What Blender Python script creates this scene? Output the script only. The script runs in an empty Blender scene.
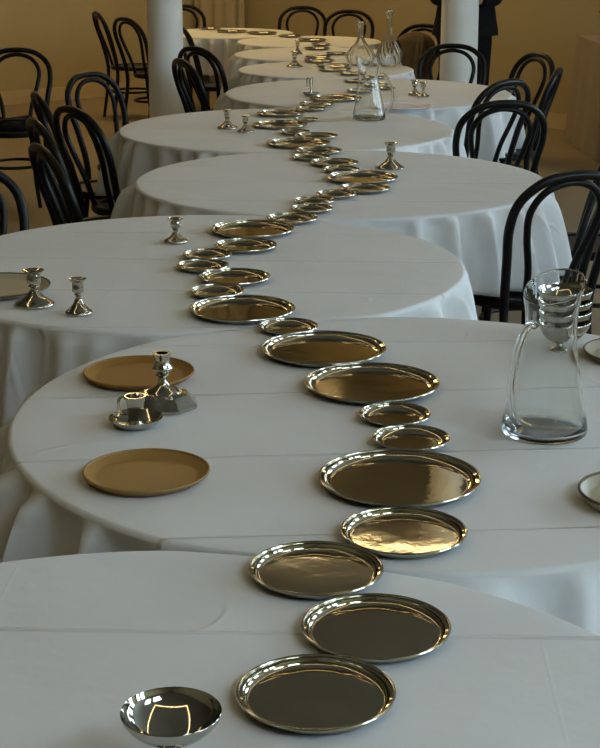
import bpy, bmesh, math, random
from mathutils import Vector, Matrix

PI = math.pi
R = math.radians
rnd = random.Random(7)
scene = bpy.context.scene
col = scene.collection

# ------------------------------------------------------------------ camera
FPX, PITCH, CAMZ, TOPZ = 1557.0, 0.28804, 1.694, 0.75
cam_data = bpy.data.cameras.new('camera')
cam_data.sensor_fit = 'HORIZONTAL'
cam_data.sensor_width = 36.0
cam_data.lens = FPX / 600.0 * 36.0
cam_data.clip_end = 200
cam = bpy.data.objects.new('camera', cam_data)
col.objects.link(cam)
cam.location = (0, 0, CAMZ)
cam.rotation_euler = (PI / 2 - PITCH, 0, 0)
scene.camera = cam

# ------------------------------------------------------------------ sky, exposure
world = bpy.data.worlds.new('sky')
scene.world = world
world.use_nodes = True
wbg = world.node_tree.nodes['Background']
wbg.inputs[0].default_value = (0.68, 0.84, 1.0, 1)      # even overcast sky
wbg.inputs[1].default_value = 12.5
scene.view_settings.view_transform = 'Standard'
scene.view_settings.look = 'None'
scene.view_settings.gamma = 1
scene.view_settings.use_curve_mapping = False
scene.view_settings.exposure = 0.08
STRIP_NEAR, STRIP_FAR = 12.0, 20.0
scene.cycles.use_denoising = True
scene.cycles.max_bounces = 10
scene.cycles.diffuse_bounces = 5
scene.cycles.glossy_bounces = 5
scene.cycles.transmission_bounces = 8
scene.cycles.sample_clamp_indirect = 6
scene.cycles.caustics_reflective = False
scene.cycles.caustics_refractive = True

# ------------------------------------------------------------------ small helpers
def on_plane(px, py, z=TOPZ):
    """point of the horizontal plane at height z seen at a photo position, and its depth"""
    x = (px - 300) / FPX; u = -(py - 374) / FPX
    c, s = math.cos(PITCH), math.sin(PITCH)
    dy = c + u * s; dz = -s + u * c
    t = (CAMZ - z) / (-dz)
    return Vector((x * t, dy * t, z)), t

def tag(o, label=None, cat=None, group=None, kind=None):
    if label: o['label'] = label
    if cat: o['category'] = cat
    if group: o['group'] = group
    if kind: o['kind'] = kind
    return o

def empty(name, loc=(0, 0, 0), rz=0.0):
    o = bpy.data.objects.new(name, None)
    o.empty_display_size = 0.05
    col.objects.link(o)
    o.location = loc
    o.rotation_euler = (0, 0, rz)
    return o

def copy_tree(o, parent=None):
    c = o.copy(); col.objects.link(c); c.parent = parent
    for ch in o.children:
        copy_tree(ch, c)
    return c

def mesh_obj(name, verts, faces, mat, parent=None, smooth=True, sharp=35):
    m = bpy.data.meshes.new(name)
    m.from_pydata([tuple(v) for v in verts], [], faces)
    bm = bmesh.new(); bm.from_mesh(m)
    bmesh.ops.recalc_face_normals(bm, faces=bm.faces)
    bm.to_mesh(m); bm.free()
    if smooth:
        for p in m.polygons: p.use_smooth = True
        m.set_sharp_from_angle(angle=R(sharp))
    m.materials.append(mat)
    o = bpy.data.objects.new(name, m)
    col.objects.link(o)
    if parent: o.parent = parent
    return o

class MB:
    """collects shapes for one mesh"""
    def __init__(self): self.v = []; self.f = []
    def add(self, v, f):
        n = len(self.v); self.v += [tuple(p) for p in v]
        self.f += [tuple(i + n for i in q) for q in f]
    def box(self, c, s, mat=None):
        x, y, z = (k / 2 for k in s)
        p = [Vector((c[0] + i * x, c[1] + j * y, c[2] + k * z)) for i in (-1, 1) for j in (-1, 1) for k in (-1, 1)]
        if mat: p = [mat @ q for q in p]
        self.add(p, [(0, 1, 3, 2), (4, 6, 7, 5), (0, 4, 5, 1), (2, 3, 7, 6), (0, 2, 6, 4), (1, 5, 7, 3)])
    def lathe(self, prof, n=32, fn=None, closed=False):
        v = []; f = []
        k = len(prof)
        for i in range(n):
            a = 2 * PI * i / n
            for (r, z) in prof:
                p = (r * math.cos(a), r * math.sin(a), z)
                v.append(fn(p, a) if fn else p)
        for i in range(n):
            j = (i + 1) % n
            for q in range(k if closed else k - 1):
                q2 = (q + 1) % k
                f.append((i * k + q, j * k + q, j * k + q2, i * k + q2))
        if not closed:
            if prof[0][0] > 1e-6: f.append(tuple(i * k for i in range(n)))
            if prof[-1][0] > 1e-6: f.append(tuple(i * k + k - 1 for i in range(n)))
        self.add(v, f)
    def tube(self, pts, rad, n=10, closed=False, flat=1.0, cap=True):
        pts = [Vector(p) for p in pts]
        m = len(pts)
        if not hasattr(rad, '__len__'): rad = [rad] * m
        tang = []
        for i in range(m):
            a = pts[(i - 1) % m] if (closed or i > 0) else pts[i]
            b = pts[(i + 1) % m] if (closed or i < m - 1) else pts[i]
            tang.append((b - a).normalized())
        up = Vector((0, 0, 1)) if abs(tang[0].z) < 0.9 else Vector((0, 1, 0))
        nrm = (up - tang[0] * up.dot(tang[0])).normalized()
        v = []; f = []
        for i in range(m):
            nrm = (nrm - tang[i] * nrm.dot(tang[i])).normalized()
            b = tang[i].cross(nrm)
            for k in range(n):
                a = 2 * PI * k / n
                v.append(pts[i] + (nrm * math.cos(a) * flat + b * math.sin(a)) * rad[i])
        for i in range(m if closed else m - 1):
            j = (i + 1) % m
            for k in range(n):
                k2 = (k + 1) % n
                f.append((i * n + k, i * n + k2, j * n + k2, j * n + k))
        if cap and not closed:
            f.append(tuple(range(n))); f.append(tuple((m - 1) * n + k for k in range(n)))
        self.add(v, f)
    def build(self, name, mat, parent=None, **kw):
        return mesh_obj(name, self.v, self.f, mat, parent, **kw)

def spline(pts, n=8, closed=False):
    """Catmull-Rom through the points"""
    pts = [Vector(p) for p in pts]; m = len(pts); out = []
    seg = m if closed else m - 1
    for i in range(seg):
        p1, p2 = pts[i], pts[(i + 1) % m]
        p0 = pts[(i - 1) % m] if (closed or i > 0) else p1 * 2 - p2
        p3 = pts[(i + 2) % m] if (closed or i + 2 < m) else p2 * 2 - p1
        for k in range(n):
            t = k / n
            out.append(0.5 * ((2 * p1) + (p2 - p0) * t + (2 * p0 - 5 * p1 + 4 * p2 - p3) * t * t
                              + (3 * p1 - p0 - 3 * p2 + p3) * t ** 3))
    if not closed: out.append(pts[-1])
    return out

ORD = ['zeroth', 'first', 'second', 'third', 'fourth', 'fifth', 'sixth', 'seventh', 'eighth', 'ninth', 'tenth',
       'eleventh', 'twelfth', 'thirteenth', 'fourteenth', 'fifteenth', 'sixteenth', 'seventeenth', 'eighteenth',
       'nineteenth', 'twentieth']
ORD += ['twenty-' + w for w in ORD[1:10]] + ['thirtieth'] + ['thirty-' + w for w in ORD[1:10]] + ['fortieth'] \
    + ['forty-' + w for w in ORD[1:10]] + ['fiftieth'] + ['fifty-' + w for w in ORD[1:10]]

# ------------------------------------------------------------------ materials
def mat_new(name):
    m = bpy.data.materials.new(name); m.use_nodes = True
    return m, m.node_tree.nodes, m.node_tree.links, m.node_tree.nodes['Principled BSDF']

def noise_mat(name, c1, c2, scale, rough=0.6, metal=0.0, bump=0.0, bscale=None, detail=4, rough2=None, spec=None):
    m, N, L, b = mat_new(name)
    tc = N.new('ShaderNodeTexCoord')
    nz = N.new('ShaderNodeTexNoise'); nz.inputs['Scale'].default_value = scale; nz.inputs['Detail'].default_value = detail
    L.new(tc.outputs['Object'], nz.inputs['Vector'])
    rp = N.new('ShaderNodeValToRGB')
    rp.color_ramp.elements[0].position = 0.3; rp.color_ramp.elements[1].position = 0.7
    rp.color_ramp.elements[0].color = (*c1, 1); rp.color_ramp.elements[1].color = (*c2, 1)
    L.new(nz.outputs['Fac'], rp.inputs['Fac']); L.new(rp.outputs['Color'], b.inputs['Base Color'])
    b.inputs['Metallic'].default_value = metal
    b.inputs['Roughness'].default_value = rough
    if spec is not None: b.inputs['Specular IOR Level'].default_value = spec
    if rough2 is not None:
        mr = N.new('ShaderNodeMapRange'); mr.inputs['To Min'].default_value = rough; mr.inputs['To Max'].default_value = rough2
        L.new(nz.outputs['Fac'], mr.inputs['Value']); L.new(mr.outputs['Result'], b.inputs['Roughness'])
    if bump:
        n2 = N.new('ShaderNodeTexNoise'); n2.inputs['Scale'].default_value = bscale or scale * 3
        n2.inputs['Detail'].default_value = 5
        L.new(tc.outputs['Object'], n2.inputs['Vector'])
        bp = N.new('ShaderNodeBump'); bp.inputs['Strength'].default_value = 1.0; bp.inputs['Distance'].default_value = bump
        L.new(n2.outputs['Fac'], bp.inputs['Height']); L.new(bp.outputs['Normal'], b.inputs['Normal'])
    return m

M = {}
M['wall'] = noise_mat('wall_paint', (0.41, 0.34, 0.19), (0.445, 0.37, 0.21), 1.3, 0.85, bump=0.0006, bscale=60)
M['ceiling'] = noise_mat('ceiling_paint', (0.325, 0.31, 0.275), (0.355, 0.34, 0.30), 1.0, 0.9)
M['floor'] = noise_mat('floor_concrete', (0.21, 0.165, 0.105), (0.27, 0.215, 0.145), 1.8, 0.42, bump=0.0004, bscale=40, rough2=0.6)
M['base'] = noise_mat('baseboard_paint', (0.52, 0.42, 0.26), (0.55, 0.45, 0.28), 3, 0.6)
M['column'] = noise_mat('column_paint', (0.87, 0.87, 0.83), (0.91, 0.91, 0.87), 6, 0.55, bump=0.0012, bscale=22)
M['frame'] = noise_mat('window_paint', (0.62, 0.62, 0.6), (0.68, 0.68, 0.66), 4, 0.5)
M['black_wood'] = noise_mat('black_lacquered_wood', (0.004, 0.004, 0.004), (0.007, 0.007, 0.0065), 14, 0.28, bump=0.0003, bscale=90, rough2=0.4, spec=0.2)
M['seat'] = noise_mat('black_seat_panel', (0.006, 0.006, 0.006), (0.012, 0.012, 0.012), 30, 0.5)
M['pewter'] = noise_mat('polished_tray_metal', (0.47, 0.43, 0.33), (0.53, 0.485, 0.375), 9, 0.03, 1.0, rough2=0.06, bump=0.0005, bscale=8)
M['pewter_edge'] = noise_mat('tray_rim_metal', (0.50, 0.47, 0.39), (0.58, 0.545, 0.46), 20, 0.13, 1.0, rough2=0.2)
M['steel'] = noise_mat('polished_steel', (0.47, 0.45, 0.40), (0.53, 0.51, 0.46), 12, 0.05, 1.0, rough2=0.09)
M['silver'] = noise_mat('worn_silver', (0.42, 0.39, 0.32), (0.66, 0.63, 0.55), 35, 0.06, 1.0, rough2=0.14, bump=0.0004, bscale=60)
M['brown_clay'] = noise_mat('brown_stoneware', (0.27, 0.128, 0.018), (0.305, 0.15, 0.024), 7, 0.5, rough2=0.6, bump=0.0003, bscale=120)
M['ochre_clay'] = noise_mat('ochre_stoneware', (0.325, 0.178, 0.042), (0.29, 0.172, 0.048), 5, 0.45, rough2=0.55, bump=0.0003, bscale=120)
M['beige_clay'] = noise_mat('beige_stoneware', (0.36, 0.31, 0.22), (0.42, 0.37, 0.27), 8, 0.45, bump=0.0003, bscale=120)
M['dark_rim'] = noise_mat('bare_clay_rim', (0.09, 0.06, 0.03), (0.14, 0.095, 0.05), 30, 0.6)
M['white_glaze'] = noise_mat('pale_lavender_glaze', (0.70, 0.69, 0.78), (0.74, 0.73, 0.80), 6, 0.3)
M['table_wood'] = noise_mat('table_plywood', (0.25, 0.17, 0.1), (0.33, 0.23, 0.14), 6, 0.6)
M['leg_metal'] = noise_mat('table_leg_steel', (0.1, 0.1, 0.1), (0.14, 0.14, 0.14), 10, 0.45, 0.8)
M['coat_brown'] = noise_mat('olive_brown_wool', (0.10, 0.07, 0.035), (0.19, 0.14, 0.075), 14, 0.9, bump=0.002, bscale=200)
M['coat_dark'] = noise_mat('dark_wool', (0.012, 0.011, 0.01), (0.02, 0.018, 0.016), 22, 0.9, bump=0.001, bscale=200)
M['black_cloth'] = noise_mat('black_suit_cloth', (0.006, 0.006, 0.007), (0.010, 0.010, 0.011), 30, 0.85, spec=0.2)
M['skin'] = noise_mat('skin', (0.50, 0.30, 0.20), (0.56, 0.35, 0.24), 8, 0.5)
M['hair'] = noise_mat('dark_brown_hair', (0.02, 0.013, 0.009), (0.035, 0.023, 0.015), 40, 0.5)
M['eye'] = noise_mat('eye', (0.02, 0.02, 0.02), (0.03, 0.03, 0.03), 10, 0.2)
M['shoe'] = noise_mat('black_leather', (0.008, 0.008, 0.008), (0.012, 0.012, 0.012), 20, 0.3)
M['curtain'] = noise_mat('tan_curtain', (0.40, 0.32, 0.17), (0.44, 0.355, 0.19), 5, 0.9)
M['buffet_cloth'] = noise_mat('beige_linen', (0.31, 0.26, 0.20), (0.345, 0.29, 0.225), 5, 0.9, bump=0.0008, bscale=300)
M['red_wood'] = noise_mat('dark_red_wood', (0.05, 0.018, 0.01), (0.08, 0.03, 0.016), 12, 0.4)

def cloth_mat(name, c1, c2, rot, off):
    """white table linen: woven bump, soft wrinkles and the sharp fold lines left from the ironing board"""
    m, N, L, b = mat_new(name)
    tc = N.new('ShaderNodeTexCoord')
    mp = N.new('ShaderNodeMapping'); mp.inputs['Rotation'].default_value = (0, 0, rot); mp.inputs['Location'].default_value = (off[0], off[1], 0)
    L.new(tc.outputs['Object'], mp.inputs['Vector'])
    nz = N.new('ShaderNodeTexNoise'); nz.inputs['Scale'].default_value = 3.0; nz.inputs['Detail'].default_value = 6
    L.new(mp.outputs['Vector'], nz.inputs['Vector'])
    rp = N.new('ShaderNodeValToRGB')
    rp.color_ramp.elements[0].position = 0.3; rp.color_ramp.elements[1].position = 0.75
    rp.color_ramp.elements[0].color = (*c1, 1); rp.color_ramp.elements[1].color = (*c2, 1)
    L.new(nz.outputs['Fac'], rp.inputs['Fac']); L.new(rp.outputs['Color'], b.inputs['Base Color'])
    b.inputs['Roughness'].default_value = 0.8
    b.inputs['Specular IOR Level'].default_value = 0.3
    sx = N.new('ShaderNodeSeparateXYZ'); L.new(mp.outputs['Vector'], sx.inputs['Vector'])
    def crease(sock, period, width):
        a = N.new('ShaderNodeMath'); a.operation = 'PINGPONG'; a.inputs[1].default_value = period / 2
        L.new(sock, a.inputs[0])
        r = N.new('ShaderNodeMapRange'); r.interpolation_type = 'SMOOTHSTEP'
        r.inputs['From Min'].default_value = 0; r.inputs['From Max'].default_value = width
        r.inputs['To Min'].default_value = 1; r.inputs['To Max'].default_value = 0
        L.new(a.outputs[0], r.inputs['Value'])
        return r.outputs['Result']
    k1 = crease(sx.outputs['Y'], 0.38, 0.007); k2 = crease(sx.outputs['X'], 0.76, 0.004)
    ad = N.new('ShaderNodeMath'); ad.operation = 'MULTIPLY_ADD'; L.new(k2, ad.inputs[0]); ad.inputs[1].default_value = 0.05; L.new(k1, ad.inputs[2])
    n3 = N.new('ShaderNodeTexNoise'); n3.inputs['Scale'].default_value = 2.2; L.new(mp.outputs['Vector'], n3.inputs['Vector'])
    m3 = N.new('ShaderNodeMath'); m3.operation = 'MULTIPLY'; L.new(ad.outputs[0], m3.inputs[0]); L.new(n3.outputs['Fac'], m3.inputs[1])
    bp = N.new('ShaderNodeBump'); bp.inputs['Strength'].default_value = 0.9; bp.inputs['Distance'].default_value = 0.008
    L.new(m3.outputs[0], bp.inputs['Height'])
    n2 = N.new('ShaderNodeTexNoise'); n2.inputs['Scale'].default_value = 7; n2.inputs['Detail'].default_value = 4
    L.new(mp.outputs['Vector'], n2.inputs['Vector'])
    b2 = N.new('ShaderNodeBump'); b2.inputs['Strength'].default_value = 0.5; b2.inputs['Distance'].default_value = 0.008
    L.new(n2.outputs['Fac'], b2.inputs['Height']); L.new(bp.outputs['Normal'], b2.inputs['Normal'])
    # sparse pinched wrinkles
    n4 = N.new('ShaderNodeTexNoise'); n4.inputs['Scale'].default_value = 3.1; n4.inputs['Detail'].default_value = 1.5
    L.new(mp.outputs['Vector'], n4.inputs['Vector'])
    s4 = N.new('ShaderNodeMath'); s4.operation = 'SUBTRACT'; s4.inputs[1].default_value = 0.5; L.new(n4.outputs['Fac'], s4.inputs[0])
    a4 = N.new('ShaderNodeMath'); a4.operation = 'ABSOLUTE'; L.new(s4.outputs[0], a4.inputs[0])
    r4 = N.new('ShaderNodeMapRange'); r4.interpolation_type = 'SMOOTHSTEP'
    r4.inputs['From Max'].default_value = 0.02; r4.inputs['To Min'].default_value = 1; r4.inputs['To Max'].default_value = 0
    L.new(a4.outputs[0], r4.inputs['Value'])
    n5 = N.new('ShaderNodeTexNoise'); n5.inputs['Scale'].default_value = 4.3
    L.new(mp.outputs['Vector'], n5.inputs['Vector'])
    r5 = N.new('ShaderNodeMapRange'); r5.interpolation_type = 'SMOOTHSTEP'
    r5.inputs['From Min'].default_value = 0.54; r5.inputs['From Max'].default_value = 0.7
    L.new(n5.outputs['Fac'], r5.inputs['Value'])
    m5 = N.new('ShaderNodeMath'); m5.operation = 'MULTIPLY'; L.new(r4.outputs['Result'], m5.inputs[0]); L.new(r5.outputs['Result'], m5.inputs[1])
    b5 = N.new('ShaderNodeBump'); b5.inputs['Strength'].default_value = 0.8; b5.inputs['Distance'].default_value = 0.002
    L.new(m5.outputs[0], b5.inputs['Height']); L.new(b2.outputs['Normal'], b5.inputs['Normal'])
    L.new(b5.outputs['Normal'], b.inputs['Normal'])
    return m

def glass_mat():
    m, N, L, b = mat_new('clear_glass')
    b.inputs['Base Color'].default_value = (0.97, 0.985, 0.98, 1)
    b.inputs['Roughness'].default_value = 0.01
    b.inputs['IOR'].default_value = 1.47
    b.inputs['Transmission Weight'].default_value = 1.0
    return m
M['glass'] = glass_mat()

def pane_mat():
    m, N, L, b = mat_new('window_glass')
    N.remove(b)
    tr = N.new('ShaderNodeBsdfTransparent'); tr.inputs[0].default_value = (0.93, 0.96, 0.96, 1)
    gl = N.new('ShaderNodeBsdfGlossy'); gl.inputs['Roughness'].default_value = 0.02
    mx = N.new('ShaderNodeMixShader'); mx.inputs[0].default_value = 0.05
    L.new(tr.outputs[0], mx.inputs[1]); L.new(gl.outputs[0], mx.inputs[2])
    L.new(mx.outputs[0], N['Material Output'].inputs['Surface'])
    return m
M['pane'] = pane_mat()

def emit_mat(name, colr, s):
    m, N, L, b = mat_new(name)
    b.inputs['Base Color'].default_value = (*colr, 1)
    b.inputs['Emission Color'].default_value = (*colr, 1)
    b.inputs['Emission Strength'].default_value = s
    return m

# ------------------------------------------------------------------ the room: the camera looks into its far corner
CORNER = Vector((-0.56, 16.15, 0))
AU, AV = R(218.5), R(308.5)
U = Vector((math.cos(AU), math.sin(AU), 0)); V = Vector((math.cos(AV), math.sin(AV), 0))
LU, LV, HC, TH = 14.5, 18.5, 4.2, 0.25
ROOM = Matrix(((U.x, V.x, 0, CORNER.x), (U.y, V.y, 0, CORNER.y), (0, 0, 1, 0), (0, 0, 0, 1)))   # (u, v, z) -> world
def room_box(mb, u0, u1, v0, v1, z0, z1):
    mb.box(((u0 + u1) / 2, (v0 + v1) / 2, (z0 + z1) / 2), (u1 - u0, v1 - v0, z1 - z0), ROOM)

mb = MB(); room_box(mb, -TH, LU + TH, -TH, LV + TH, -0.2, 0); tag(mb.build('floor', M['floor'], smooth=False), kind='structure')
SKY_V = (15.0, 17.0)                                      # a row of skylights in the ceiling, behind and right of the camera
SKY_U = [(5.4, 7.0), (7.6, 9.2)]
mb = MB()
room_box(mb, -TH, LU + TH, -TH, SKY_V[0], HC, HC + 0.2); room_box(mb, -TH, LU + TH, SKY_V[1], LV + TH, HC, HC + 0.2)
_last = -TH
for _a, _b in SKY_U + [(LU + TH, None)]:
    room_box(mb, _last, _a, SKY_V[0], SKY_V[1], HC, HC + 0.2); _last = _b
tag(mb.build('ceiling', M['ceiling'], smooth=False), kind='structure')
mb = MB(); room_box(mb, 0, LU, -TH, 0, 0, HC); tag(mb.build('wall_left', M['wall'], smooth=False), kind='structure')
mb = MB(); room_box(mb, LU, LU + TH, -TH, LV + TH, 0, HC); tag(mb.build('wall_back', M['wall'], smooth=False), kind='structure')

def wall_with_windows(name, along_v, length, holes, z0, z1):
    """wall on u=0 (along_v) or on v=LV, with rectangular openings"""
    mb = MB()
    def bx(a, b, za, zb):
        if along_v: room_box(mb, -TH, 0, a, b, za, zb)
        else: room_box(mb, a, b, LV, LV + TH, za, zb)
    last = -TH if along_v else -TH
    for a, b in holes:
        bx(last, a, 0, HC); bx(a, b, 0, z0); bx(a, b, z1, HC); last = b
    bx(last, length + (TH if along_v else 0), 0, HC)
    tag(mb.build(name, M['wall'], smooth=False), kind='structure')

def portal(c, w, h, direction):
    ld = bpy.data.lights.new('window_daylight', 'AREA'); ld.shape = 'RECTANGLE'; ld.size = w; ld.size_y = h
    ld.cycles.is_portal = True
    lo = bpy.data.objects.new('window_daylight', ld); col.objects.link(lo)
    lo.location = c
    lo.rotation_euler = Vector(direction).to_track_quat('-Z', 'Z').to_euler()

WZ0, WZ1 = 1.2, 3.9
HOLES_V = [(9.0, 10.6), (11.8, 13.4), (14.6, 16.2)]
HOLES_U = [(0.8, 2.4), (3.2, 4.8)]
wall_with_windows('wall_right', True, LV, HOLES_V, WZ0, WZ1)
wall_with_windows('wall_front', False, LU, HOLES_U, WZ0, WZ1)
nwin = 0
for along_v, holes in ((True, HOLES_V), (False, HOLES_U)):
    for a, b in holes:
        nwin += 1
        root = empty('window_%d' % nwin, ROOM @ Vector((-TH / 2, (a + b) / 2, WZ0)) if along_v else ROOM @ Vector(((a + b) / 2, LV + TH / 2, WZ0)))
        tag(root, kind='structure')
        inv = Matrix.Translation(-Vector(root.location))
        def wb(mb, s0, s1, d0, d1, z0, z1):
            if along_v: c, s = ((d0 + d1) / 2 - TH / 2, (s0 + s1) / 2, (z0 + z1) / 2), (d1 - d0, s1 - s0, z1 - z0)
            else: c, s = ((s0 + s1) / 2, (d0 + d1) / 2 + LV + TH / 2, (z0 + z1) / 2), (s1 - s0, d1 - d0, z1 - z0)
            mb.box(c, s, inv @ ROOM)
        f = MB()
        for s0, s1, z0, z1 in ((a, a + .06, WZ0, WZ1), (b - .06, b, WZ0, WZ1), (a + .06, b - .06, WZ0, WZ0 + .06), (a + .06, b - .06, WZ1 - .06, WZ1)):
            wb(f, s0, s1, -.05, .05, z0, z1)
        f.build('window_frame', M['frame'], root, smooth=False)
        mid = (a + b) / 2
        g = MB(); wb(g, mid - .025, mid + .025, -.035, .035, WZ0 + .06, WZ1 - .06); g.build('mullion', M['frame'], root, smooth=False)
        for s0, s1 in ((a + .06, mid - .025), (mid + .025, b - .06)):
            for z0, z1 in ((WZ0 + .06, 2.88), (2.92, WZ1 - .06)):
                p = MB(); wb(p, s0, s1, -.004, .004, z0, z1); p.build('pane', M['pane'], root, smooth=False)
            p = MB(); wb(p, s0, s1, -.03, .03, 2.88, 2.92); p.build('transom', M['frame'], root, smooth=False)
        if along_v: portal(ROOM @ Vector((-TH - .02, mid, (WZ0 + WZ1) / 2)), b - a, WZ1 - WZ0, -U * -1)
        else: portal(ROOM @ Vector((mid, LV + TH + .02, (WZ0 + WZ1) / 2)), b - a, WZ1 - WZ0, -V)

for u0, u1 in SKY_U:
    a, b = SKY_V
    nwin += 1
    ctr = ROOM @ Vector(((u0 + u1) / 2, (a + b) / 2, HC + .1))
    root = empty('window_%d' % nwin, ctr); tag(root, kind='structure')
    def sb(name, mat, u0, u1, v0, v1, z0, z1):
        m_ = MB(); m_.box(((u0 + u1) / 2, (v0 + v1) / 2, (z0 + z1) / 2), (u1 - u0, v1 - v0, z1 - z0), Matrix.Translation(-ctr) @ ROOM); m_.build(name, mat, root, smooth=False)
    for q in ((u0, u0 + .06, a, b), (u1 - .06, u1, a, b), (u0 + .06, u1 - .06, a, a + .06), (u0 + .06, u1 - .06, b - .06, b)):
        sb('skylight_frame', M['frame'], *q, HC + .06, HC + .16)
    for q0, q1 in ((a + .06, (a + b) / 2 - .02), ((a + b) / 2 + .02, b - .06)):
        sb('pane', M['pane'], u0 + .06, u1 - .06, q0, q1, HC + .10, HC + .108)
    sb('glazing_bar', M['frame'], u0 + .06, u1 - .06, (a + b) / 2 - .02, (a + b) / 2 + .02, HC + .08, HC + .13)
    portal(ctr + Vector((0, 0, .13)), max(u1 - u0, b - a) * 1.05, max(u1 - u0, b - a) * 1.05, (0, 0, -1))

mb = MB(); room_box(mb, 0.02, LU, 0, 0.02, 0, 0.12); tag(mb.build('baseboard_left', M['base'], smooth=False), kind='structure')
mb = MB(); room_box(mb, 0, 0.02, 0.02, LV, 0, 0.12); tag(mb.build('baseboard_right', M['base'], smooth=False), kind='structure')

# tan curtain hanging in the corner
def curtain():
    v = []; f = []
    n = 90; rows = 14
    for k in range(rows + 1):
        z = 0.04 + (HC - 0.14) * k / rows
        for i in range(n + 1):
            s = 0.06 + 0.62 * i / n
            d = 0.075 + 0.016 * math.sin(s * 40 + 0.5 * math.sin(z * 1.3)) + 0.012 * math.sin(s * 27 + 1 + z)
            v.append(ROOM @ Vector((s, d, z)))
    w = n + 1
    for k in range(rows):
        for i in range(n):
            f.append((k * w + i, k * w + i + 1, (k + 1) * w + i + 1, (k + 1) * w + i))
    root = empty('curtain', ROOM @ Vector((0.4, 0.08, 0)))
    off = Vector(root.location)
    o = mesh_obj('drape', [p - off for p in v], f, M['curtain'], root)
    md = o.modifiers.new('thick', 'SOLIDIFY'); md.thickness = 0.006
    mb = MB(); mb.tube([ROOM @ Vector((0.03, 0.075, HC - 0.07)) - off, ROOM @ Vector((0.75, 0.075, HC - 0.07)) - off], 0.012)
    mb.build('curtain_rod', M['frame'], root)
    tag(root, 'tan curtain hanging in soft folds in the far room corner', 'curtain')
curtain()

# two painted columns
def column(x, y, r, label):
    root = empty('column', (x, y, 0))
    mb = MB(); mb.lathe([(0, .03), (r * 1.06, .03), (r * 1.02, 1.2), (r, 1.86), (r * .985, 2.6), (r * .96, HC - .2), (0, HC - .2)], 40); mb.build('shaft', M['column'], root)
    mb = MB(); mb.lathe([(0, 0), (r * 1.5, 0), (r * 1.5, .05), (r * 1.25, .07), (r * 1.06, .1), (0, .1)], 40); mb.build('base', M['column'], root)
    mb = MB(); mb.lathe([(0, HC - .22), (r, HC - .22), (r * 1.35, HC - .1), (r * 1.5, HC - .06), (r * 1.5, HC), (0, HC)], 40); mb.build('capital', M['column'], root)
    mb = MB(); mb.lathe([(r * .99, 1.18), (r * 1.045, 1.185), (r * 1.045, 1.2), (r * .99, 1.205)], 40, closed=True); mb.build('joint_ring', M['column'], root)
    tag(root, label, 'column', 'columns')
column(-0.905, 10.68, 0.115, 'white round column on the left, behind the bentwood chairs')
column(1.075, 10.72, 0.122, 'white round column on the right, in front of the person in black')

# warm strip light: one rectangular loop under the ceiling
def strip_light(x0, x1, y0, y1, w, power, tint, label):
    root = empty('ceiling_light', (0, 0, HC))
    tag(root, label, 'light')
    em = emit_mat('warm_diffuser', tint, power)
    for c, s in ((((x0 + x1) / 2, y0, -.03), (x1 - x0 + w, w, .06)), (((x0 + x1) / 2, y1, -.03), (x1 - x0 + w, w, .06)),
                 ((x0, (y0 + y1) / 2, -.03), (w, y1 - y0 - w, .06)), ((x1, (y0 + y1) / 2, -.03), (w, y1 - y0 - w, .06))):
        mb = MB(); mb.box(c, s); mb.build('housing', M['frame'], root, smooth=False)
        mb = MB(); mb.box((c[0], c[1], -.066), (s[0] - .008 if s[0] > s[1] else s[0] - .008, s[1] - .008, .012)); mb.build('diffuser', em, root, smooth=False)
strip_light(-2.1, 2.1, 0.2, 10.25, .045, STRIP_NEAR, (1.0, 0.76, 0.39), 'rectangular loop of warm strip light above the nearer tables')
strip_light(-1.7, 0.25, 12.6, 13.4, .2, STRIP_FAR, (1.0, 0.70, 0.30), 'smaller rectangular loop of warm strip light above the far tables')

# ------------------------------------------------------------------ round tables under white cloths
RB, RS = 0.762, 0.5535
TABLES = [(-0.192, 1.474, RB), (0.208, 2.913, .772), (-0.291, 4.268, .752), (0.152, 5.71, .758), (-0.063, 7.14, RB),
          (0.372, 8.618, .782), (0.163, 9.953, RS), (0.093, 11.055, RS), (0.068, 12.164, RS), (-0.61, 13.051, RS)]
TNAME = ['nearest the camera', 'second from the front, with two brown plates', 'third from the front, with three candlesticks',
         'fourth from the front, with one candlestick', 'fifth from the front, with a glass pitcher',
         'sixth from the front, with two candlesticks', 'seventh from the front, carrying two glass carafes',
         'eighth from the front, a small one', 'ninth from the front, a small one', 'farthest away, by the corner curtain']

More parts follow.
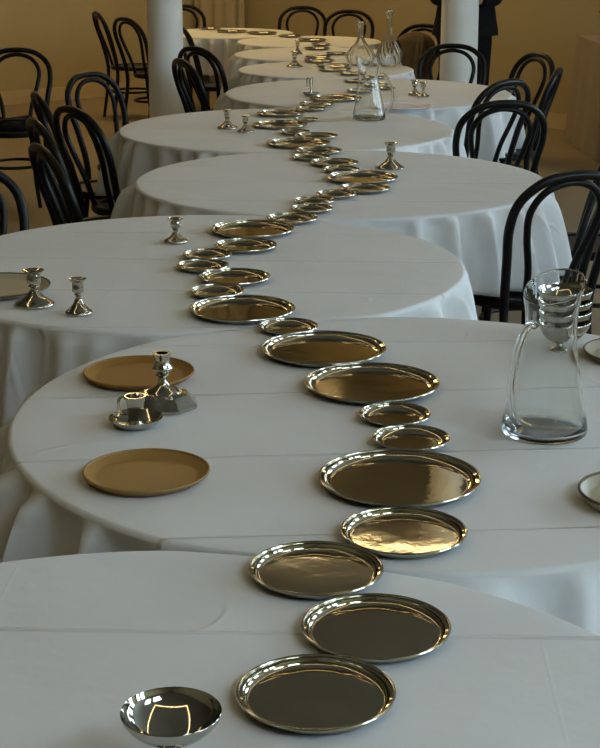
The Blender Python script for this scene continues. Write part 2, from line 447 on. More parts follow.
def drape(i, cx, cy, r, drop=0.287):
    rr = random.Random(100 + i)
    n = 384
    gath = []                                                       # gathers: narrow ridges with hollows between
    a0 = 0.0
    while a0 < 2 * PI - .12:
        gath.append((a0 + rr.uniform(-.03, .03), rr.uniform(.02, .045), rr.uniform(.3, 1.3)))
        a0 += rr.uniform(.10, .27)
    w1 = [(rr.choice([3, 5, 8]), rr.uniform(0, 2 * PI)) for _ in range(2)]
    def fold(a):
        s = -.45 + .18 * sum(math.sin(k * a + p) for k, p in w1)
        for c, sg, am in gath:
            d = (a - c + PI) % (2 * PI) - PI
            if abs(d) < 4 * sg: s += am * 1.5 * math.exp(-.5 * (d / sg) ** 2)
        return max(-.9, min(1.6, s))
    hem = [(rr.randint(2, 6), rr.uniform(0, 2 * PI)) for _ in range(3)]
    cons = []
    for j in (i - 1, i + 1):
        if 0 <= j < len(TABLES):
            d = Vector((TABLES[j][0] - cx, TABLES[j][1] - cy)); D = d.length
            cons.append((d / D, (D + r - TABLES[j][2]) / 2 - 0.005))
    prof = [(r * k / 14, 0.0, 0.0) for k in range(1, 14)]                   # (radius, z, fold weight)
    rc = 0.011
    for k in range(7):
        a = PI / 2 * k / 6
        prof.append((r - rc + rc * math.sin(a), -rc + rc * math.cos(a), 0.004 * k / 6))
    for k in range(1, 17):
        t = k / 16
        prof.append((r + 0.035 * t, -rc - (drop - rc) * t, t ** 0.3))
    v = [(0, 0, 0)]; f = []
    for (pr, pz, w) in prof:
        for q in range(n):
            a = 2 * PI * q / n
            x, y, z = pr, 0, pz
            if w > 0:
                fo = fold(a)
                x = pr + 0.062 * w * fo
                hz = 1 + 0.015 * sum(math.sin(k * a + p) for k, p in hem)
                z = pz * hz if pz < -rc else pz
            p = Vector((x * math.cos(a), x * math.sin(a)))
            for d, lim in cons:
                e = p.dot(d) - lim
                if e > -.025: p -= d * ((e + .025) ** 2 / .1 if e < .025 else e)
            v.append((p.x, p.y, z))
    for q in range(n):
        f.append((0, 1 + q, 1 + (q + 1) % n))
    for k in range(len(prof) - 1):
        for q in range(n):
            q2 = (q + 1) % n
            f.append((1 + k * n + q, 1 + (k + 1) * n + q, 1 + (k + 1) * n + q2, 1 + k * n + q2))
    m = cloth_mat('white_table_linen', (0.70, 0.71, 0.71), (0.76, 0.77, 0.77), R([2, -4, 3, 2, 1.5, -2, 5, 2, 1, 4][i]), (rr.uniform(0, .4), rr.uniform(0, .4)))
    o = mesh_obj('tablecloth', v, f, m, None, sharp=80)
    o.location = (cx, cy, TOPZ)
    md = o.modifiers.new('thick', 'SOLIDIFY'); md.thickness = 0.0015; md.offset = -1
    return o

for i, (cx, cy, r) in enumerate(TABLES):
    t = empty('round_table', (cx, cy, 0))
    tr = min(.703, r - 0.03)
    mb = MB(); mb.lathe([(0, TOPZ - .028), (tr, TOPZ - .028), (tr, TOPZ - .004), (0, TOPZ - .004)], 64); mb.build('table_top', M['table_wood'], t)
    mb = MB(); mb.lathe([(tr * .82, TOPZ - .08), (tr * .85, TOPZ - .08), (tr * .85, TOPZ - .028), (tr * .82, TOPZ - .028)], 48, closed=True); mb.build('apron', M['leg_metal'], t)
    for k in range(4):
        a = PI / 4 + k * PI / 2
        d = Vector((math.cos(a), math.sin(a), 0))
        mb = MB(); mb.tube([d * (tr * .42) + Vector((0, 0, TOPZ - .03)), d * (tr * .46)], 0.017, 12); mb.build('leg', M['leg_metal'], t)
    tag(t, 'round table hidden under its cloth, ' + TNAME[i], 'table', 'round tables in a winding row')
    c = drape(i, cx, cy, r)
    tag(c, 'white cloth on the round table ' + TNAME[i], 'tablecloth', 'white tablecloths')

# ------------------------------------------------------------------ bentwood chairs
def make_chair():
    root = empty('bentwood_chair')
    mb = MB()
    mb.lathe([(.162, .416), (.196, .418), (.204, .428), (.204, .444), (.196, .452), (.166, .452), (.160, .446), (.160, .420)], 48, closed=True)
    seat = mb.build('seat', M['black_wood'], root)
    mb = MB(); mb.lathe([(0, .430), (.161, .436), (.161, .444), (.10, .441), (0, .439)], 40); mb.build('seat_panel', M['seat'], seat)
    outer = [(-.185, -.235, 0), (-.172, -.205, .22), (-.168, -.188, .42), (-.186, -.222, .60), (-.204, -.258, .72), (-.186, -.288, .81),
             (-.11, -.312, .872), (0, -.318, .888)]
    inner = [(-.075, -.168, .434), (-.09, -.203, .56), (-.125, -.242, .68), (-.135, -.272, .77), (-.088, -.292, .838), (0, -.30, .862)]
    def mirror(p): return p + [(-x, y, z) for x, y, z in reversed(p[:-1])]
    o = spline(mirror(outer), 6)
    mb = MB(); mb.tube(o, [0.0125 + 0.0035 * min(1, p.z / .5) for p in o], 12); mb.build('back_hoop', M['black_wood'], root)
    q = spline(mirror(inner), 6)
    mb = MB(); mb.tube(q, 0.0125, 12); mb.build('inner_hoop', M['black_wood'], root)
    for s in (-1, 1):
        p = spline([(s * .128, .128, .43), (s * .135, .14, .3), (s * .146, .155, .14), (s * .165, .178, 0)], 5)
        mb = MB(); mb.tube(p, [.0165 - .005 * k / (len(p) - 1) for k in range(len(p))], 12); mb.build('front_leg', M['black_wood'], root)
    ring = [(.166 * math.cos(2 * PI * k / 40), -.022 + .185 * math.sin(2 * PI * k / 40), .235) for k in range(40)]
    mb = MB(); mb.tube(ring, .0095, 8, closed=True); mb.build('leg_ring', M['black_wood'], root)
    return root

CHAIRS = [  # hoop position x, y, facing (degrees from straight away, clockwise), label
    (-1.735, 9.7, 178, 'black bentwood chair at the left edge, facing the camera, seat fully visible'),
    (-1.10, 8.2, 124, 'black bentwood chair with an open hoop beside the left end of the fifth table'),
    (-1.21, 7.25, 72, 'black bentwood chair seen edge-on, farthest of the overlapping left row'),
    (-1.06, 6.28, 68, 'black bentwood chair second nearest in the overlapping left row'),
    (-0.925, 5.56, 66, 'black bentwood chair nearest in the overlapping left row, behind the third table'),
    (-0.975, 6.70, 53, 'black bentwood chair with wide hoop touching the left hem of the fifth cloth'),
    (-1.13, 5.1, 150, 'black bentwood chair cut off by the left edge beside the third table'),
    (-1.70, 13.35, 70, 'black bentwood chair in profile by the far left wall'),
    (-1.385, 12.6, 50, 'black bentwood chair partly behind the left white column'),
    (-1.07, 14.4, 172, 'black bentwood chair behind the farthest table beside the curtain'),
    (0.02, 14.15, 178, 'left of the two black bentwood chairs before the far right wall'),
    (0.42, 13.6, 186, 'right of the two black bentwood chairs before the far right wall'),
    (-0.67, 8.97, 66, 'black bentwood chair nearest to the left white column, at the sixth table'),
    (-0.645, 9.8, 47, 'black bentwood chair left of the seventh table, right of the white column'),
    (-0.89, 11.8, 70, 'black bentwood chair showing just right of the left white column, far back'),
    (0.88, 4.97, -25, 'large black bentwood chair behind the near glass pitcher'),
    (1.45, 5.98, -82, 'black bentwood chair at the right edge with only its seat showing'),
    (1.15, 5.62, -84, 'black bentwood chair cut off by the right edge, turned toward the fourth table'),
    (0.905, 6.93, -12, 'black bentwood chair with wide hoop behind the right end of the fourth table'),
    (1.03, 7.82, -42, 'black bentwood chair right of the fifth table, turned toward the sixth'),
    (1.405, 9.35, -116, 'black bentwood chair farthest right, facing back across the sixth table'),
    (1.375, 8.43, -74, 'black bentwood chair in profile at the right end of the sixth table'),
    (0.965, 10.0, -170, 'black bentwood chair in front of the right white column'),
    (0.93, 11.85, -150, 'black bentwood chair with an olive brown coat against its back'),
]
proto = make_chair()
for k, (x, y, phi, lab) in enumerate(CHAIRS):
    o = proto if k == 0 else copy_tree(proto)
    a = R(phi)
    o.location = (x + .31 * math.sin(a), y + .31 * math.cos(a), 0)
    o.rotation_euler = (0, 0, -a)
    tag(o, lab, 'chair', 'black bentwood chairs')

# ------------------------------------------------------------------ metal trays winding along the tables
def make_tray_mesh(rad):
    """well with a raised flange; returns profile heights for stacking"""
    h = 0.011 + 0.02 * rad
    fl = .05 * rad + .001
    ww = rad * (.22 if rad < .075 else .15 if rad < .1 else .09); r0 = rad - fl - ww * .2; hw = h * .78
    up = [(r0 - ww + ww * math.sin(R(q)) / math.sin(R(78)), .0012 + (hw - .0012) * (1 - math.cos(R(q))) / (1 - math.cos(R(78)))) for q in (0, 6, 13, 22, 33, 45, 57, 68, 78)]
    top = [(0, .0012), (r0 - ww - .0015, .0012)] + up + [(r0 + .0015, hw + .0004), (rad - fl * .4, hw + (h - hw) * .5), (rad - .003, h)]
    prof = top + [(r, max(0, z - .0014)) for r, z in reversed(top[2:])] + [(r0 - ww - .0015, 0), (0, 0)]
    return prof, h

TRAYS = [  # photo position of the centre, width in the photo
    (317, 694, 160), (375, 630, 150), (318, 568, 135),
    (402, 535, 126), (400, 479, 163), (409.5, 439, 78), (394, 415, 73), (368, 382.5, 135), (320, 347, 124), (285, 325, 62),
    (246, 310, 109), (220, 294, 56), (231, 280, 74), (206, 267, 54), (209, 257, 52), (243, 247, 66), (252, 230, 88), (292, 219, 53),
    (312, 208.5, 44), (314, 202, 43), (337.5, 194.5, 42), (363.5, 189, 53), (360.5, 177.5, 75), (340, 168.5, 38), (332, 163.5, 50),
    (314.5, 156.5, 40), (315, 150.5, 48), (302, 144, 66), (313, 138, 45), (296, 132.5, 33), (280, 125, 58), (306, 119.5, 25),
    (281, 113.5, 50), (311, 109, 32), (317, 104, 37), (335, 98.5, 52), (360, 91, 28), (387, 88.5, 18), (374, 85, 30), (356, 81, 26),
    (372, 77.5, 28), (352, 73.5, 28), (335, 69.5, 34), (333, 65.5, 35), (319, 61, 32), (318, 57, 27), (336, 53.5, 22), (317, 48.5, 27), (321, 44.5, 20),
    (312, 40, 30), (290, 36, 25), (262, 33, 31), (232, 31.5, 32), (211, 28.6, 22),
]
items = []
for px, py, w in TRAYS:
    p, t = on_plane(px, py, TOPZ + .008)
    p2, _ = on_plane(px, py + 1)
    items.append({'p': p, 'o': p.copy(), 'r': round(w * t / FPX / 2 * (1 if py > 340 else .965) / .0025) * .0025, 'pxm': abs(p2.y - p.y), 'xm': t / FPX})
for _ in range(500):                                # slide overlapping neighbours apart within the reading error
    for i in range(len(items)):
        for j in range(i + 1, min(i + 6, len(items))):
            a, b = items[i], items[j]
            d = b['p'] - a['p']; e = a['r'] + b['r'] + .002 - d.length
            if e > 0:
                n = d.normalized()
                a['p'] -= n * e * .25; b['p'] += n * e * .25
    for a in items:
        dx = a['p'].x - a['o'].x; dy = a['p'].y - a['o'].y
        lx, ly = (2.0 * a['xm'], 1.2 * a['pxm']) if a['o'].y < 3 else (3.5 * a['xm'], 2.0 * a['pxm'])
        a['p'].x = a['o'].x + max(-lx, min(lx, dx)); a['p'].y = a['o'].y + max(-ly, min(ly, dy))
tray_meshes = {}
for i in reversed(range(len(items))):
    it = items[i]
    rad = round(it['r'], 4)
    prof, h = make_tray_mesh(rad); it['h'] = h
    root = empty('tray', (it['p'].x, it['p'].y, TOPZ + .001))
    if rad not in tray_meshes:
        mb = MB(); mb.lathe(prof, 72); d = mb.build('dish', M['pewter'], root, sharp=50)
        mb = MB(); mb.tube([((rad - .002) * math.cos(2 * PI * k / 72), (rad - .002) * math.sin(2 * PI * k / 72), h - .0006) for k in range(72)], .0022, 8, closed=True)
        e = mb.build('rolled_rim', M['pewter_edge'], root)
        tray_meshes[rad] = (d.data, e.data)
    else:
        for nm, dt in zip(('dish', 'rolled_rim'), tray_meshes[rad]):
            c = bpy.data.objects.new(nm, dt); col.objects.link(c); c.parent = root
    # lean on a farther tray where the rims still overlap
    best = None
    for j in range(i + 1, min(len(items), i + 6)):
        o = items[j]; dd = o['p'] - it['p']
        ov = o['r'] + it['r'] - dd.length
        if ov > .002 and (best is None or ov > best[0]): best = (ov, o, dd)
    it['z'] = 0
    if best:
        ov, o, dd = best
        piv = it['r'] * .8 + dd.length - o['r']
        H = o['h'] + .006 + o['z']
        ang = math.atan2(H, max(piv, .02))
        n = dd.normalized()
        if ang < R(11):
            # raised on the side of its neighbour
            axis = Vector((n.y, -n.x, 0))
            root.rotation_mode = 'QUATERNION'
            root.rotation_quaternion = Matrix.Rotation(ang, 3, axis).to_quaternion()
            root.location.z += it['r'] * .8 * math.sin(ang) + .0005
        else:
            root.location.z += H; it['z'] = H
    size = 'large' if rad > .135 else ('small' if rad < .09 else 'medium')
    tag(root, '%s round silver metal tray, %s from the front in the winding line' % (size, ORD[i + 1]), 'tray', 'metal trays winding along the tables')

# ------------------------------------------------------------------ plates
def plate(px, py, w, mat, rimmat, label, h=0.016, flat=False, name='plate', z=TOPZ):
    p, t = on_plane(px, py, TOPZ + h * .6)
    rad = w * t / FPX / 2
    root = empty(name, (p.x, p.y, z + .001))
    mb = MB(); mb.lathe([(0, .0045), (rad * .785, .0045), (rad * .80, .0045), (rad * .86, .007), (rad * .985, h - .001), (rad * .99, h - .004), (rad * .90, .003), (rad * .8, 0), (0, 0)], 72); mb.build('dish', mat, root, sharp=50)
    mb = MB(); mb.tube([(rad * .987 * math.cos(2 * PI * k / 72), rad * .987 * math.sin(2 * PI * k / 72), h - .002) for k in range(72)], .0026, 8, closed=True)
    mb.build('rim', rimmat, root)
    tag(root, label, 'plate')
    return root
plate(139, 373.5, 110, M['brown_clay'], M['brown_clay'], 'round brown stoneware plate behind the octagonal candlestick')
plate(146.5, 473, 126, M['ochre_clay'], M['ochre_clay'], 'round ochre stoneware plate near the front left rim of the second cloth')
plate(-4, 287, 108, M['beige_clay'], M['dark_rim'], 'beige stoneware plate cut by the left edge beside a squat candlestick')
plate(638, 353, 108, M['beige_clay'], M['dark_rim'], 'beige stoneware plate cut by the right edge next to the stacked bowls')
plate(640, 495, 122, M['beige_clay'], M['dark_rim'], 'dark-rimmed beige plate cut by the right edge below the near pitcher', h=.022)
plate(404, 106.5, 56, M['white_glaze'], M['white_glaze'], 'pale lavender-white plate on the sixth table before two candlesticks', h=.012)

# ------------------------------------------------------------------ candlesticks
def candlestick(px, py, br, h, rr, label, square=False, mat=None, name='candlestick'):
    """px, py: photo position of the foot of the base (its centre)"""
    p, t = on_plane(px, py)
    mat = mat or M['silver']
    root = empty(name, (p.x, p.y, TOPZ + .001))
    mb = MB()
    if square:
        mb.box((0, 0, .004), (br * 1.8, br * 1.8, .008))
        mb.lathe([(0, .008), (br * .8, .008), (br * .5, .016), (br * .28, h * .3), (0, h * .3)], 28)
    else:
        mb.lathe([(0, 0), (br * .97, 0), (br, .003), (br * .96, .007), (br * .80, .011), (br * .62, h * .19), (br * .40, h * .29), (br * .25, h * .42), (0, h * .42)], 40)
    mb.build('base', mat, root, sharp=55)
    mb = MB(); mb.lathe([(0, h * .28), (br * .27, h * .28), (br * .19, h * .46), (br * .22, h * .52), (br * .30, h * .55), (br * .20, h * .6), (0, h * .6)], 28); mb.build('stem', mat, root, sharp=55)
    mb = MB(); mb.lathe([(0, h * .57), (rr * .40, h * .58), (rr * .64, h * .64), (rr * .66, h * .78), (rr * .60, h * .88), (rr * .92, h * .97), (rr, h * .985), (rr, h),
                         (rr * .85, h * .995), (rr * .48, h * .93), (rr * .46, h * .7), (0, h * .7)], 32); mb.build('socket', mat, root, sharp=55)
    tag(root, label, 'candlestick', 'silver candlesticks')
    return root
candlestick(35, 305.5, .050, .090, .027, 'squat silver candlestick with broad foot, leftmost on the third table')
candlestick(79, 314, .034, .088, .022, 'slim silver candlestick at the front rim of the third table')
candlestick(176, 242.5, .037, .072, .0235, 'small silver candlestick at the back rim of the third table')
candlestick(390.5, 168.5, .053, .098, .027, 'silver candlestick with flaring foot standing alone on the fourth table')
candlestick(227.5, 128.5, .047, .083, .022, 'left one of two silver candlesticks on the fifth table')
candlestick(245.5, 132.3, .038, .074, .02, 'right one of two silver candlesticks on the fifth table')
candlestick(414.5, 95, .036, .078, .026, 'left one of two bright candlesticks on the sixth table')
candlestick(423, 97, .034, .078, .022, 'right one of two candlesticks on the sixth table, with square foot', square=True)
candlestick(294.5, 67, .055, .098, .026, 'silver candlestick on the left of the seventh table')
candlestick(297.5, 54.5, .040, .095, .022, 'silver candlestick on the eighth table behind another one')

def octagon_candlestick(px, py):
    p, t = on_plane(px, py)
    root = empty('candlestick', (p.x, p.y, TOPZ + .001), R(22.5 + 8))
    mb = MB(); mb.lathe([(0, 0), (.070, 0), (.071, .006), (.066, .011), (.050, .026), (.040, .029), (0, .029)], 8); mb.build('octagonal_base', M['silver'], root, smooth=False)
    mb = MB(); mb.lathe([(0, .028), (.034, .028), (.030, .034), (.016, .040), (.010, .050), (.009, .060), (.015, .065), (.009, .070), (0, .070)], 32); mb.build('stem', M['silver'], root, sharp=55)
    mb = MB(); mb.lathe([(0, .069), (.012, .069), (.0205, .076), (.0205, .080), (.0155, .085), (.0145, .099), (.018, .106), (.0185, .109), (.0115, .109), (.0105, .085), (0, .085)], 32); mb.build('socket', M['silver'], root, sharp=55)
    tag(root, 'tall silver candlestick with octagonal stepped base on the second table', 'candlestick', 'silver candlesticks')
octagon_candlestick(163.5, 406)

def chamberstick(px, py, sr, h, cr, label, ang, taper=1.0):
    p, t = on_plane(px, py)
    root = empty('chamberstick', (p.x, p.y, TOPZ + .001), ang)
    mb = MB(); mb.lathe([(0, .003), (sr * .55, .003), (sr * .8, .008), (sr * .98, .017), (sr, .018), (sr * .99, .0155), (sr * .8, .005), (sr * .6, 0), (0, 0)], 48); mb.build('saucer', M['silver'], root, sharp=60)
    mb = MB(); mb.lathe([(0, .003), (cr * 1.1, .003), (cr * .75 * taper, .014), (cr * .85 * taper, h * .45), (cr * .95, h * .75), (cr * 1.12, h), (cr * .95, h), (cr * .7 * taper, h * .4), (0, h * .4)], 32); mb.build('cup', M['silver'], root, sharp=60)
    hp = spline([(-cr * .8, 0, h * .9), (-cr * 1.5, 0, h * .95), (-cr * 1.75, 0, h * .72), (-cr * 1.5, 0, h * .45), (-cr * .75, 0, h * .4)], 6)
    mb = MB(); mb.tube(hp, .003, 8); mb.build('ring_handle', M['silver'], root)
    tag(root, label, 'chamberstick', 'chambersticks')
chamberstick(136, 426, .052, .060, .0185, 'small silver chamberstick with saucer and finger ring on the second table', R(8))
chamberstick(311, 96, .046, .098, .013, 'dark metal chamberstick with ring handle at the front of the sixth table', R(5), .6)

# ------------------------------------------------------------------ footed metal bowls
def footed_bowl(loc, rad, h, label, depth=.0515):
    root = empty('footed_bowl', loc)
    b = h - depth
    def cup(q, rad_, b_): return (rad_ * q, b_ + (h - b_) * (.5 * (1 - math.sqrt(max(0, 1 - q ** 2.4))) + .5 * q ** 2.2))
    qs = [0, .15, .3, .42, .54, .65, .75, .83, .9, .95, .98, .995]
    outer = [cup(q, rad, b) for q in qs] + [(rad, h), (rad * .99, h + .0006)]
    inner = [cup(q, rad * .97, b + .0025) for q in reversed(qs)]
    mb = MB(); mb.lathe(outer + inner, 72); mb.build('bowl', M['steel'], root, sharp=60)
    mb = MB(); mb.lathe([(0, .006), (.010, .006), (.0075, .016), (.009, b), (.016, b + .002), (0, b + .002)], 28); mb.build('stem', M['steel'], root, sharp=60)
    mb = MB(); mb.lathe([(0, .007), (.010, .007), (.024, .003), (.0265, .0015), (.0265, 0), (0, 0)], 40); mb.build('foot', M['steel'], root, sharp=60)
    tag(root, label, 'bowl', 'footed metal bowls')
p, t = on_plane(171, 712, TOPZ + .082)
footed_bowl((p.x, p.y, TOPZ + .001), .0575, .082, 'shiny footed metal bowl alone at the front of the nearest table', .037)
p, t = on_plane(561.5, 349.5)
for k in range(4):
    footed_bowl((p.x, p.y, TOPZ + .001 + k * .0238), .0625, .066, 'footed metal bowl, %s in the stack behind the near pitcher' % ['lowest', 'second from the bottom', 'second from the top', 'topmost'][k])

# ------------------------------------------------------------------ glass pitchers and carafes
def pitcher(px, py, s, handle_az, label):
    p, t = on_plane(px, py)
    root = empty('glass_pitcher', (p.x, p.y, TOPZ + .001), handle_az)       # local -x is the handle side, +x the spout
    root.scale = (s, s, s * .92)
    outer = [(.080, .004), (.081, .012), (.079, .03), (.070, .075), (.060, .13), (.0525, .18), (.0485, .22), (.049, .25), (.053, .28), (.0575, .305)]
    outer = outer[:2] + [(q.x, q.z) for q in spline([(a, 0, b) for a, b in outer[2:]], 5)][:-1] + [(.0571, .3032), (.0575, .305)]
    inner = [(r - .0017, z) for r, z in reversed(outer[2:])]
    prof = [(0, 0), (.076, 0)] + outer + [(.0567, .3058)] + inner + [(.074, .012), (.070, .009), (0, .008)]
    def lean(p, a):
        x, y, z = p
        k = max(0, z - .16) / .145
        z2 = z + k * k * .024 * (x / .055)
        return (x + .012 * (z / .3) ** 2, y, z2)
    mb = MB(); mb.lathe(prof, 72, fn=lean); mb.build('body', M['glass'], root, sharp=50)
    hp = spline([(-.030, 0, .212), (-.040, 0, .222), (-.048, 0, .236), (-.062, 0, .242), (-.084, 0, .228), (-.108, 0, .185), (-.118, 0, .125), (-.112, 0, .078), (-.098, 0, .046), (-.084, 0, .030)], 6)
    hp = [q for q in hp if q.x < -.0465]
    mb = MB(); mb.tube(hp, [.0085 - .002 * math.sin(PI * k / (len(hp) - 1)) for k in range(len(hp))], 14); mb.build('handle', M['glass'], root)
    tag(root, label, 'pitcher', 'glass pitchers')
pitcher(544, 432.5, 1.0, R(48), 'clear glass pitcher with oblique rim on the right of the second table')
pitcher(369, 119.5, .98, R(192), 'clear glass pitcher at the back rim of the fifth table')

def carafe(px, py, h, br, label, twist):
    p, t = on_plane(px, py)
    root = empty('glass_carafe', (p.x, p.y, TOPZ + .001))
    prof = [(br * .55, 0), (br * .86, .02), (br, h * .17), (br * .96, h * .27), (br * .7, h * .41), (br * .38, h * .54), (br * .24, h * .66), (br * .21, h * .8), (br * .25, h * .93), (br * .33, h)]
    pr = [(q.x, q.z) for q in spline([(a, 0, b) for a, b in prof], 4)]
    inner = [(max(.002, r - .003), z + (.006 if i == 0 else 0)) for i, (r, z) in enumerate(pr)]
    full = [(0, .002)] + pr + list(reversed(inner)) + [(0, .008)]
    k = len(pr)
    def ribs(q, a):
        x, y, z = q
        w = max(0, 1 - abs(z / h - .22) / .34)
        f = 1 + .085 * w * math.cos(14 * a + twist * z / h)
        return (x * f, y * f, z)
    mb = MB(); mb.lathe(full, 112, fn=ribs); mb.build('ribbed_body', M['glass'], root, sharp=60)
    lp = [(br * .325 * math.cos(2 * PI * i / 40), br * .325 * math.sin(2 * PI * i / 40), h) for i in range(40)]
    mb = MB(); mb.tube(lp, .0032, 8, closed=True); mb.build('lip', M['glass'], root)
    tag(root, label, 'carafe', 'glass carafes')
carafe(360.5, 65.5, .27, .09, 'shorter round-bellied ribbed glass carafe behind the far pitcher', 4)
carafe(389, 66.5, .345, .078, 'taller ribbed glass carafe with swirling ribs on the seventh table', 26)

# ------------------------------------------------------------------ coat over the chair
def draped_coat(x, y, phi):
    a = R(phi)
    root = empty('coat', (x + .31 * math.sin(a), y + .31 * math.cos(a), 0), -a)
    def bundle(name, x0, rx, z0, z1, y0, ry, mat, seed):
        """a hanging fold of the coat that rests on the seat and leans on the hoop"""
        v = []; f = []; n, rows = 40, 22
        for k in range(rows + 1):
            t = k / rows; z = z0 + (z1 - z0) * t
            sh = math.sqrt(max(0.0, 1 - max(0, (t - .72) / .28) ** 2)) * (1.06 - .12 * t)
            sh = max(sh, .05)
            yy = y0 - .085 * t
            for i in range(n):
                q = 2 * PI * i / n
                w = 1 + .10 * math.sin(5 * q + seed) * (1 - .4 * t) + .06 * math.sin(9 * q + 2 * seed + t * 2)
                v.append((x0 + rx * sh * math.cos(q) * (1 + .04 * math.sin(6 * t + seed)), yy + ry * sh * w * math.sin(q), z))
        for k in range(rows):
            for i in range(n):
                j = (i + 1) % n; f.append((k * n + i, k * n + j, (k + 1) * n + j, (k + 1) * n + i))
        f.append(tuple(range(n))); f.append(tuple(rows * n + i for i in range(n)))
        mesh_obj(name, v, f, mat, root)
    bundle('coat_body', 0.01, .165, .456, .855, -.10, .055, M['coat_brown'], 3)
    bundle('dark_lining', .135, .045, .456, .79, -.05, .06, M['coat_dark'], 5)
    bundle('sleeve', -.07, .045, .47, .84, -.055, .045, M['coat_brown'], 9)
    tag(root, 'olive brown coat with dark lining slung against a chair back', 'coat')
draped_coat(*CHAIRS[-1][:3])

# ------------------------------------------------------------------ person in black behind the right column
def loft(mb, rings, n=24, cap=True):
    """rings: (centre, rx, ry) ellipses in horizontal planes"""
    v = []; f = []
    for c, rx, ry in rings:
        for k in range(n):
            a = 2 * PI * k / n
            v.append((c[0] + rx * math.cos(a), c[1] + ry * math.sin(a), c[2]))
    for i in range(len(rings) - 1):
        for k in range(n):
            k2 = (k + 1) % n
            f.append((i * n + k, i * n + k2, (i + 1) * n + k2, (i + 1) * n + k))
    if cap: f.append(tuple(range(n))); f.append(tuple((len(rings) - 1) * n + k for k in range(n)))
    mb.add(v, f)

